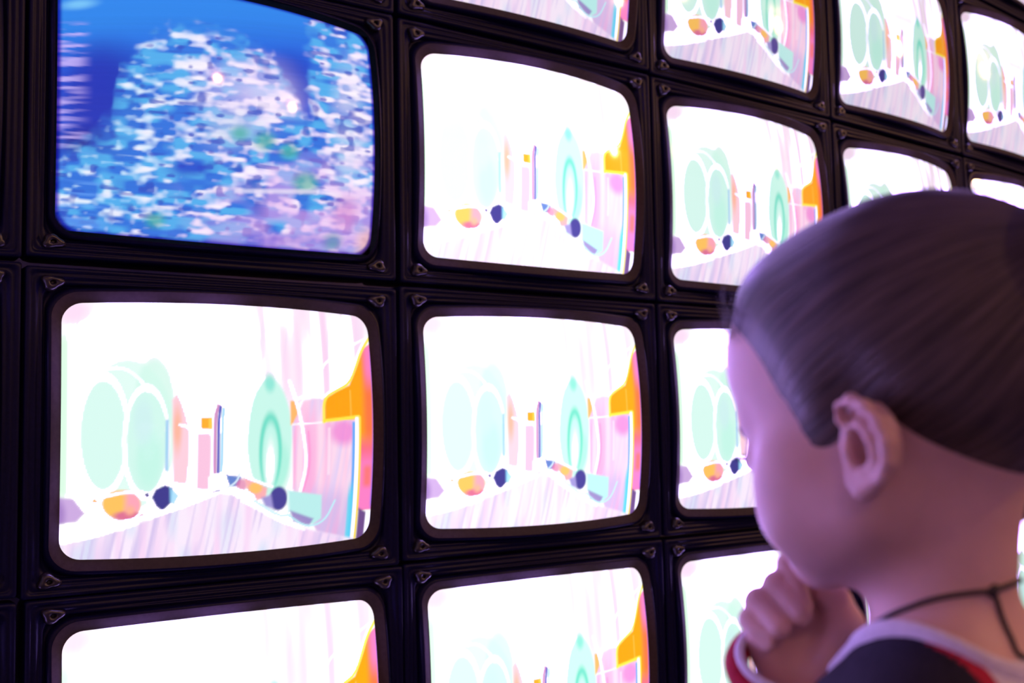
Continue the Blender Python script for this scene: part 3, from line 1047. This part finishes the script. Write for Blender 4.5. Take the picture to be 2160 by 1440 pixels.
GH = 1.5
body = Field((-200, -150, -420), (199, 200, 150), GH)
head(body)
ear(body, -1)
ear(body, 1)
shoulders(body)
arms(body)
hand(body)
bV, bQ = body.surface()
bV = relax(bV, bQ, 2, 0.4)

m_skin = material('skin', (0.62, 0.36, 0.28), rough=0.50, spec=0.35)
noise_colour(m_skin, 45, (0.63, 0.40, 0.34), (0.71, 0.46, 0.40), detail=6, bump=0.05, dist=0.0006)
sb = m_skin.node_tree.nodes['Principled BSDF']
sb.inputs['Subsurface Weight'].default_value = 0.25
sb.inputs['Subsurface Radius'].default_value = (1.0, 0.30, 0.16)
sb.inputs['Subsurface Scale'].default_value = 0.0035

person = empty('person', (W0[0], W0[1], 0.0), BODY_YAW)
tag(person, 'girl with tied back hair seen from behind, hand at her chin, facing the screens', 'person')
Z0 = W0[2]


def place(V):
    return np.asarray(V) * 0.001 + np.array([0, 0, Z0])


np_mesh('body', place(bV), bQ, m_skin, person)

# --- hair: a close cap grown off the skull, combed back to a knot
hairF = Field((-95, -130, -95), (95, 130, 150), 2.2)
head(hairF)
HL_Y = np.array([-140, -100, -75, -56, -45, -37, -31, -25, -21, -9, -2, 6, 12, 20, 24, 27, 33, 42, 66, 80, 110.])
HL_Z = np.array([-56, -52, -44, -30, -19, -11, -3, 6, 20, 23, 17, 4, -4, -4, 8, 26, 44, 60, 82, 88, 92.])
CEN = np.array([0.0, -10.0, 42.0])
KNOT = np.array([0.0, -100.0, 78.0])


def hairline(P):
    """>0 under hair, in mm above the hairline (P in head frame)"""
    return P[..., 2] - np.interp(P[..., 1], HL_Y, HL_Z)


gx, gy, gz = np.meshgrid(*hairF.ax, indexing='ij')
PH = np.stack([gx, gy, gz], -1).reshape(-1, 3) @ HP          # to head frame (HP is orthonormal)
gl = hairline(PH).reshape(hairF.f.shape)
sm = np.clip((gl + 2) / 36.0, 0, 1)
sm = sm * sm * (3 - 2 * sm)
for axis_ in (1, 2):                                        # even out the cap where the hairline turns
    for _ in range(3):
        c_ = np.cumsum(np.concatenate([np.repeat(np.take(sm, [0], axis_), 4, axis_), sm, np.repeat(np.take(sm, [-1], axis_), 3, axis_)], axis_), axis_)
        n_ = sm.shape[axis_]
        sm = (np.take(c_, range(7, 7 + n_), axis_) - np.take(c_, range(0, n_), axis_)) / 7.0
hairF.f = (hairF.f - (-1.4 + 8.4 * sm)).astype(np.float32)
hairF.ell(KNOT + np.array([0, -16, 2]), (33, 26, 33), M=HP, k=14)
hV, hQ = hairF.surface()
hh = hairline(hV @ HP)
keepv = hh > -12
keep = keepv[hQ].all(1)
hQ = hQ[keep]
used = np.unique(hQ)
lut = np.full(len(hV), -1); lut[used] = np.arange(len(used))
hV, hQ = relax(hV, np.searchsorted(np.arange(len(hV)), hQ), 3, 0.5)[used], lut[hQ]


def comb_uv(V):
    d = V @ HP - CEN
    d /= np.linalg.norm(d, axis=1, keepdims=True)
    k = KNOT - CEN
    k = k / np.linalg.norm(k)
    e1 = np.cross(k, [1.0, 0, 0]); e1 /= np.linalg.norm(e1)
    e2 = np.cross(k, e1)
    pol = np.arccos(np.clip(d @ k, -1, 1))
    azi = np.arctan2(d @ e2, d @ e1)
    return azi, pol


m_hair = material('brown_hair', (0.10, 0.065, 0.05), rough=0.42, spec=0.4)


def hair_nodes(m):
    nt = m.node_tree
    b = nt.nodes['Principled BSDF']
    at = nt.nodes.new('ShaderNodeAttribute'); at.attribute_name = 'comb'
    mp = nt.nodes.new('ShaderNodeMapping'); mp.inputs['Scale'].default_value = (1, 1, 1)
    no = nt.nodes.new('ShaderNodeTexNoise'); no.inputs['Scale'].default_value = 1.0; no.inputs['Detail'].default_value = 5
    no.inputs['Roughness'].default_value = 0.6
    ra = nt.nodes.new('ShaderNodeValToRGB')
    ra.color_ramp.elements[0].position = 0.32; ra.color_ramp.elements[1].position = 0.72
    ra.color_ramp.elements[0].color = (0.018, 0.011, 0.010, 1)
    ra.color_ramp.elements[1].color = (0.125, 0.088, 0.072, 1)
    bu = nt.nodes.new('ShaderNodeBump'); bu.inputs['Strength'].default_value = 0.7; bu.inputs['Distance'].default_value = 0.0022
    nt.links.new(at.outputs['Vector'], mp.inputs['Vector'])
    nt.links.new(mp.outputs['Vector'], no.inputs['Vector'])
    nt.links.new(no.outputs['Fac'], ra.inputs['Fac'])
    nt.links.new(ra.outputs['Color'], b.inputs['Base Color'])
    nt.links.new(no.outputs['Fac'], bu.inputs['Height'])
    nt.links.new(bu.outputs['Normal'], b.inputs['Normal'])


hair_nodes(m_hair)
hair = np_mesh('hair', place(hV), hQ, m_hair, person)
azi, pol = comb_uv(hV)
ca = hair.data.attributes.new('comb', 'FLOAT_VECTOR', 'POINT')
ca.data.foreach_set('vector', np.stack([np.cos(azi) * 26, np.sin(azi) * 26, pol * 1.6], 1).astype(np.float32).ravel())


def strands(n, lift, radius, seed, start_lo=0.0, start_hi=0.9, wild=0.0):
    """fine hairs lying along the comb direction, as thin three-sided tubes"""
    r = np.random.default_rng(seed)
    k = (KNOT - CEN) / np.linalg.norm(KNOT - CEN)
    e1 = np.cross(k, [1.0, 0, 0]); e1 /= np.linalg.norm(e1)
    e2 = np.cross(k, e1)
    S = 16
    az = r.uniform(-math.pi, math.pi, n)
    pols = np.linspace(0.10, 2.75, 60)
    # farthest polar angle at which this meridian is still under hair
    dirs = (np.cos(pols)[None, :, None] * k + np.sin(pols)[None, :, None] * (np.cos(az)[:, None, None] * e1 + np.sin(az)[:, None, None] * e2))
    def shoot(D):
        sh = D.shape[:-1]
        D = D.reshape(-1, 3)
        t = np.full(len(D), 60.0)
        for _ in range(14):
            t += hairF.sample((CEN + D * t[:, None]) @ HP.T) * 0.85
        return (CEN + D * t[:, None]).reshape(sh + (3,))
    surf = shoot(dirs)
    okh = hairline(surf) > r.uniform(-7.0, 3.0, n)[:, None]
    first_bad = np.where(okh.all(1), 59, np.argmin(okh, 1))
    pmax = pols[np.maximum(first_bad - 1, 1)]
    p0 = pmax * (1 - start_lo - (start_hi - start_lo) * r.random(n) ** 1.6)
    p1 = np.maximum(0.10, p0 - r.uniform(0.5, 1.5, n))
    tt = np.linspace(0, 1, S)
    pp = p0[:, None] + (p1 - p0)[:, None] * tt
    aa = az[:, None] + r.normal(0, 0.035, n)[:, None] * tt + r.normal(0, 0.02, n)[:, None] * np.sin(tt * 3.1)
    D = np.cos(pp)[..., None] * k + np.sin(pp)[..., None] * (np.cos(aa)[..., None] * e1 + np.sin(aa)[..., None] * e2)
    P = shoot(D)
    up = r.uniform(*lift, n)[:, None] * np.sin(np.clip(tt * 1.25, 0, 1) * math.pi * 0.75 + 0.15)[None]
    up = up + wild * r.random(n)[:, None] * np.sin(tt * math.pi)[None] ** 2
    P = P + D * up[..., None]
    P = P @ HP.T
    T = np.gradient(P, axis=1)
    T /= np.linalg.norm(T, axis=-1, keepdims=True) + 1e-9
    N = D @ HP.T
    B = np.cross(T, N)
    rad = radius * np.interp(tt, [0, 0.1, 0.8, 1], [0.25, 1, 1, 0.1])[None, :, None] * r.uniform(0.7, 1.3, n)[:, None, None]
    ringv = [P + rad * (N * math.cos(q) + B * math.sin(q)) for q in (math.pi / 2, math.pi * 7 / 6, math.pi * 11 / 6)]
    V = np.stack(ringv, 2).reshape(-1, 3)
    base = (np.arange(n)[:, None] * S + np.arange(S - 1)[None]) * 3
    Q = np.concatenate([np.stack([base + a, base + b, base + 3 + b, base + 3 + a], -1).reshape(-1, 4) for a, b in ((0, 1), (1, 2), (2, 0))])
    com = np.stack([np.cos(az) * 26, np.sin(az) * 26, r.uniform(0, 9, n)], 1)
    return V, Q, np.repeat(com, S * 3, 0)


parts = [strands(4200, (-0.2, 1.5), 0.36, 5), strands(400, (0.5, 2.2), 0.26, 6, 0.0, 0.3, wild=4.0), strands(260, (1.0, 4.0), 0.24, 8, 0.0, 0.12, wild=9.0)]


def loose_wisps(n, seed):
    """short fine hairs that stand off the front hairline"""
    r = np.random.default_rng(seed)
    S = 10
    t = np.linspace(0, 1, S)[None, :, None]
    x0 = r.uniform(-52, 30, n)
    a = np.stack([x0, 78 - 0.011 * (x0 + 0) ** 2 + r.uniform(-4, 3, n), 78 + r.uniform(-9, 10, n)], 1)
    a = a @ HP.T
    a = a - 0.0
    for _ in range(8):
        g = np.stack([hairF.sample(a + e) - hairF.sample(a - e) for e in np.eye(3)], 1)
        g /= np.linalg.norm(g, axis=1, keepdims=True) + 1e-9
        a = a - g * hairF.sample(a)[:, None] * 0.8
    d1 = g * 0.55 + np.stack([r.normal(0, 0.25, n), r.uniform(-0.5, 0.2, n), r.uniform(0.3, 1.0, n)], 1)
    d1 /= np.linalg.norm(d1, axis=1, keepdims=True)
    ln = r.uniform(9, 30, n)[:, None, None]
    P = a[:, None] + d1[:, None] * ln * t + np.stack([0 * x0, -np.ones(n), 0.25 + 0 * x0], 1)[:, None] * ln * 0.55 * t ** 2
    T = np.gradient(P, axis=1); T /= np.linalg.norm(T, axis=-1, keepdims=True)
    N = np.broadcast_to(g[:, None], P.shape)
    B = np.cross(T, N)
    rad = 0.15 * np.array([1, 1, 1, .95, .9, .8, .7, .55, .4, .15])[None, :, None]
    V = np.stack([P + rad * (N * math.cos(q) + B * math.sin(q)) for q in (math.pi / 2, math.pi * 7 / 6, math.pi * 11 / 6)], 2).reshape(-1, 3)
    base = (np.arange(n)[:, None] * S + np.arange(S - 1)[None]) * 3
    Q = np.concatenate([np.stack([base + i, base + j, base + 3 + j, base + 3 + i], -1).reshape(-1, 4) for i, j in ((0, 1), (1, 2), (2, 0))])
    return V, Q, np.repeat(np.stack([x0, x0 * 0, r.uniform(0, 9, n)], 1), S * 3, 0)


parts.append(loose_wisps(140, 12))
off, VV, QQ, CC = 0, [], [], []
for V, Q, c in parts:
    VV.append(V); QQ.append(Q + off); CC.append(c); off += len(V)
st = np_mesh('hair_strands', place(np.concatenate(VV)), np.concatenate(QQ), m_hair, person)
st['kind'] = 'stuff'
sa = st.data.attributes.new('comb', 'FLOAT_VECTOR', 'POINT')
sa.data.foreach_set('vector', np.concatenate(CC).astype(np.float32).ravel())

# --- clothes
def tube(pts, r, n=8, closed=False, flat=1.0, up=None):
    """round or flattened tube along points (same unit as r)"""
    P = np.asarray(pts, float)
    if closed:
        T = np.roll(P, -1, 0) - np.roll(P, 1, 0)
    else:
        T = np.gradient(P, axis=0)
    T /= np.linalg.norm(T, axis=1, keepdims=True)
    U = np.array(up if up is not None else (0, 0, 1.0))
    U = np.broadcast_to(U, P.shape)
    A = np.cross(T, U); A /= np.linalg.norm(A, axis=1, keepdims=True) + 1e-9
    B = np.cross(A, T)
    r = np.broadcast_to(np.asarray(r, float), (len(P),))
    V = np.concatenate([P[:, None] + (r[:, None] * math.cos(q))[:, None] * A[:, None] * flat + (r[:, None] * math.sin(q))[:, None] * B[:, None]
                        for q in np.linspace(0, 2 * math.pi, n, endpoint=False)], 1)
    m = len(P)
    idx = np.arange(m * n).reshape(m, n)
    nxt = np.roll(idx, -1, 0) if closed else idx[1:]
    cur = idx if closed else idx[:-1]
    Q = np.stack([cur, np.roll(cur, -1, 1), np.roll(nxt, -1, 1), nxt], -1).reshape(-1, 4)
    return V.reshape(-1, 3), Q


def smooth_path(pts, per=6, closed=False):
    P = np.asarray(pts, float)
    n = len(P)
    out = []
    seg = n if closed else n - 1
    for i in range(seg):
        g = lambda k: P[k % n] if closed else P[min(max(k, 0), n - 1)]
        a, b, c, d = g(i - 1), g(i), g(i + 1), g(i + 2)
        for t in np.linspace(0, 1, per, endpoint=False):
            out.append(0.5 * (2 * b + (c - a) * t + (2 * a - 5 * b + 4 * c - d) * t * t + (3 * b - a - 3 * c + d) * t ** 3))
    if not closed:
        out.append(P[-1])
    return np.array(out)


def snap(F, P, off, it=12):
    """move points onto the surface of a field, standing off by off mm"""
    P = np.array(P, float)
    for _ in range(it):
        g = np.stack([F.sample(P + e) - F.sample(P - e) for e in np.eye(3) * 1.5], 1)
        g /= np.linalg.norm(g, axis=1, keepdims=True) + 1e-9
        P -= g * (F.sample(P) - off)[:, None] * 0.8
    return P


m_dark = material('black_jersey', (0.014, 0.011, 0.022), rough=0.85, spec=0.2)
noise_colour(m_dark, 260, (0.011, 0.009, 0.018), (0.020, 0.016, 0.030), detail=3, bump=0.35, dist=0.0008)
m_lilac = material('white_rib_knit', (0.72, 0.68, 0.74), rough=0.9, spec=0.15)
noise_colour(m_lilac, 320, (0.66, 0.62, 0.68), (0.76, 0.72, 0.78), detail=3, bump=0.3, dist=0.0006)
m_red = material('red_piping', (0.42, 0.012, 0.04), rough=0.8, spec=0.2)
noise_colour(m_red, 260, (0.36, 0.010, 0.034), (0.48, 0.018, 0.05), detail=3, bump=0.3, dist=0.0006)
m_denim = material('dark_denim', (0.03, 0.04, 0.09), rough=0.9)
noise_colour(m_denim, 300, (0.02, 0.028, 0.065), (0.045, 0.06, 0.12), detail=3, bump=0.3, dist=0.0008)
m_shoe = material('pale_canvas', (0.55, 0.5, 0.5), rough=0.8)
noise_colour(m_shoe, 120, (0.5, 0.46, 0.46), (0.6, 0.55, 0.55), bump=0.2)


def neckline(y):
    return -86.5 - 0.0088 * np.clip(y + 14.0, -64, 64) ** 2


SF = Field((-250, -135, -690), (200, 215, -60), 2.2)
G_ = 3.2
neck(SF, G_ - 0.6)
shoulders(SF, G_)
SF.ell((0, -10, -430), (128, 84, 190), k=30)
SF.ell((0, -14, -600), (142, 92, 110), k=30)
arms(SF, 5.0, 0.97)
SF.cap((-142, -32, -200), (-196, -62, -420), 40, 36, k=18)
SF.cap((-196, -62, -420), (-160, 40, -600), 36, 30, k=10)
X_, Y_, Z_ = SF.ax[0][:, None, None], SF.ax[1][None, :, None], SF.ax[2][None, None, :]
whole = SF.f.copy()
fold = 1.6 * np.sin(Z_ / 21.0 + X_ / 46.0 + Y_ / 40.0) * np.clip((-150 - Z_) / 120, 0, 1)
SF.f = (SF.f + fold + 0 * Y_).astype(np.float32)
SF.f = np.maximum(SF.f, np.where(np.abs(X_) < 75, Z_ - neckline(Y_) + 0 * X_, -50)).astype(np.float32)
SF.f = np.maximum(SF.f, (-655 - Z_) + 0 * X_ + 0 * Y_).astype(np.float32)
sV, sQ = SF.surface()
sV = relax(sV, sQ, 2, 0.5)
# cloth is open at the neck: drop the lid that closes the field there
cen = sV[sQ].mean(1)
lid = (np.abs(cen[:, 2] - neckline(cen[:, 1])) < 1.6) & (np.hypot(cen[:, 0], cen[:, 1] + 10) < 42)
sQ = sQ[~lid]
shirt = np_mesh('shirt', place(sV), sQ, m_dark, person)
for mm in (m_lilac, m_red):
    shirt.data.materials.append(mm)
cen = sV[sQ].mean(1)
ax_, ay_ = np.abs(cen[:, 0]), cen[:, 1]
seam = 36.0 + 14.0 * np.clip((-ay_ - 6) / 22.0, 0, 1)
wred = np.clip(1.2 + (-ay_ - 14) * 0.17, 1.2, 7)
mi = np.zeros(len(cen), np.int32)
torso = (cen[:, 2] > -655)
back = ay_ < -6
mi[(ax_ < seam) & back] = 1
mi[(ax_ >= seam - wred) & (ax_ < seam) & back] = 2
shirt.data.polygons.foreach_set('material_index', mi)
shirt['label'] = 'black shirt with pale back panel and red piping'

# neckband, lying on the shirt along the neckline
ang = np.linspace(0, 2 * math.pi, 96, endpoint=False)
loop = []
for a in ang:
    d = np.array([math.cos(a), math.sin(a)])
    rr = np.linspace(30, 110, 161)
    P = np.stack([d[0] * rr, -14 + d[1] * rr, neckline(-14 + d[1] * rr)], 1)
    k = ((P > SF.lo) & (P < SF.lo + SF.n * SF.h)).all(1)
    tmp = SF.f; SF.f = whole
    v = SF.sample(P); SF.f = tmp
    i = np.argmax(v > 0)
    loop.append(P[i])
loop = np.array(loop)
loop = 0.5 * loop + 0.25 * (np.roll(loop, 1, 0) + np.roll(loop, -1, 0))
cV, cQ = tube(loop + np.array([0, 0, -1.0]), 5.2, n=12, closed=True, flat=0.55)
o = np_mesh('neckband', place(cV), cQ, m_lilac, person)
o['label'] = 'pale ribbed neckband'

# cuff of the right sleeve, a red roll with pale edges
w_, e_ = np.array(HAND['wrist']), np.array(ELBOW)
axis = (w_ - e_) / np.linalg.norm(w_ - e_)
u1 = np.cross(axis, [0, 0, 1.0]); u1 /= np.linalg.norm(u1)
u2 = np.cross(axis, u1)


def cuff_ring(c, r, th, name, mat):
    q = np.linspace(0, 2 * math.pi, 48, endpoint=False)
    P = c + r * (np.cos(q)[:, None] * u1 + np.sin(q)[:, None] * u2)
    V, Q = tube(P, th, n=10, closed=True, up=axis)
    o = np_mesh(name, place(V), Q, mat, person)
    return o


cc = w_ + axis * 25 + np.array([-9.0, 4, 0])
cu = cuff_ring(cc, 32.0, 7.0, 'cuff', m_red)
cu['label'] = 'red sleeve cuff'
for d, r in ((8.0, 30.5), (-9.5, 33.0)):
    k_ = cuff_ring(cc + axis * d, r, 2.8, 'cuff_edge', m_lilac)
    k_.parent = cu
    k_.matrix_parent_inverse = Matrix.Identity(4)

# --- thin dark cord round the neck, knotted behind, its end hanging down
m_cord = material('dark_leather_cord', (0.022, 0.014, 0.014), rough=0.6)
noise_colour(m_cord, 400, (0.016, 0.010, 0.010), (0.034, 0.022, 0.022), bump=0.4, dist=0.0004)
CORD = [(-26.7, 16.2, -92.6), (-32.5, 7.3, -87.1), (-35.7, -1.2, -82.3), (-36.5, -11.9, -77.5), (-33.6, -20.4, -74), (-29.8, -28.3, -71.4),
        (-23.4, -37.2, -69.5), (-15.7, -43, -68.7), (-5.1, -47.6, -66.7), (8, -48, -66), (20, -41, -68), (30, -28, -72), (36, -12, -78), (36, 0, -84), (31, 14, -92), (20, 26, -100), (0, 32, -106), (-16, 27, -100)]
TAIL = [(-15, -43.4, -69.5), (-13.9, -44.3, -72.7), (-13.5, -46.4, -81), (-13.1, -49.9, -90.8), (-13.9, -52.6, -97), (-11, -53.8, -99.6), (-5, -55, -101)]
cp = snap(body, smooth_path(CORD, 6, True), 0.9)
V, Q = tube(cp, 1.35, n=8, closed=True)
neckl = np_mesh('necklace', place(V), Q, m_cord, person)
neckl['label'] = 'thin dark cord necklace'
tp = snap(body, smooth_path(TAIL, 6), 0.9)
V, Q = tube(tp, 1.35, n=8, up=(1, 0, 0))
o = np_mesh('cord_end', place(V), Q, m_cord, neckl)
KF = Field((-28, -58, -80), (-4, -32, -58), 0.6)
kc = snap(body, np.array([[-15.4, -43.2, -68.8]]), 1.4)[0]
KF.ell(kc, (2.6, 2.6, 2.2), k=1)
KF.cap(kc + (-2.4, 1.5, -0.8), kc + (2.2, -1.6, 1.2), 1.5, 1.5, k=1)
KF.cap(kc + (-0.4, 0.3, -2.4), kc + (0.6, -0.6, 2.2), 1.4, 1.4, k=1)
V, Q = KF.surface()
np_mesh('knot', place(V), Q, m_cord, neckl)

# --- eyes, brows, lashes
m_eye = material('eye_white', (0.75, 0.72, 0.70), rough=0.15)
noise_colour(m_eye, 40, (0.72, 0.68, 0.66), (0.78, 0.75, 0.73))
m_iris = material('blue_grey_iris', (0.10, 0.14, 0.20), rough=0.15)
noise_colour(m_iris, 500, (0.06, 0.09, 0.14), (0.14, 0.19, 0.26))


def ball(c, r, nu=20, nv=12, squash=(1, 1, 1)):
    V = [c + r * np.array(squash) * np.array([math.sin(t) * math.cos(p), math.cos(t), math.sin(t) * math.sin(p)])
         for t in np.linspace(0.02, math.pi - 0.02, nv) for p in np.linspace(0, 2 * math.pi, nu, endpoint=False)]
    Q = [(a * nu + b, a * nu + (b + 1) % nu, (a + 1) * nu + (b + 1) % nu, (a + 1) * nu + b) for a in range(nv - 1) for b in range(nu)]
    return np.array(V), np.array(Q)


for s in (-1, 1):
    V, Q = ball(np.array([s * 31.0, 72.2, 10.5]), 11.6)
    e = np_mesh('eye', place(V @ HP.T), Q, m_eye, person)
    V, Q = ball(np.array([s * 31.0, 83.3, 10.5]), 5.2, squash=(1, 0.22, 1))
    np_mesh('iris', place(V @ HP.T), Q, m_iris, e)
    br = np.array([(s * 14, 90, 25), (s * 22, 90, 28.5), (s * 31, 86, 30), (s * 40, 79, 28)]) @ HP.T
    bp = snap(body, smooth_path(br, 6), 0.2)
    V, Q = tube(bp, np.interp(np.linspace(0, 1, len(bp)), [0, 0.3, 1], [1.2, 2.4, 0.6]), n=8)
    np_mesh('eyebrow', place(V), Q, m_hair, person)
    VV, QQ, off = [], [], 0
    for t in np.linspace(-1, 1, 17):
        a0 = np.array([s * 31 + t * 9.5, 83.2 - 3.2 * t * t - 1.0, 13.2 - 2.4 * t * t])
        pts = np.array([a0, a0 + (t * 1.2, 3.2, 0.2), a0 + (t * 2.6, 6.0, 2.2)]) @ HP.T
        V, Q = tube(pts, np.array([0.25, 0.2, 0.06]), n=4)
        VV.append(V); QQ.append(Q + off); off += len(V)
    np_mesh('eyelashes', place(np.concatenate(VV)), np.concatenate(QQ), m_cord, person)['kind'] = 'stuff'

# --- trousers and shoes
TF = Field((-190, -130, -1410), (190, 150, -590), 5.0)
TF.ell((0, -16, -640), (138, 86, 90), k=20)
for s in (-1, 1):
    TF.cap((s * 72, -14, -680), (s * 84, 2, -1010), 76, 54, k=20)
    TF.cap((s * 84, 2, -1010), (s * 88, -14, -1385), 54, 46, k=20)
V, Q = TF.surface()
np_mesh('trousers', place(relax(V, Q, 2)), Q, m_denim, person)
for s in (-1, 1):
    FF = Field((s * 90 - 60, -90, -1424), (s * 90 + 60, 200, -1330), 4.0)
    FF.ell((s * 90, 60, -1396), (42, 112, 28), k=6)
    FF.cap((s * 90, -16, -1345), (s * 90, -16, -1385), 38, 40, k=12)
    FF.f = np.maximum(FF.f, (-1417.5 - FF.ax[2])[None, None, :] + 0 * FF.f).astype(np.float32)
    V, Q = FF.surface()
    np_mesh('shoe', place(relax(V, Q, 2)), Q, m_shoe, person)
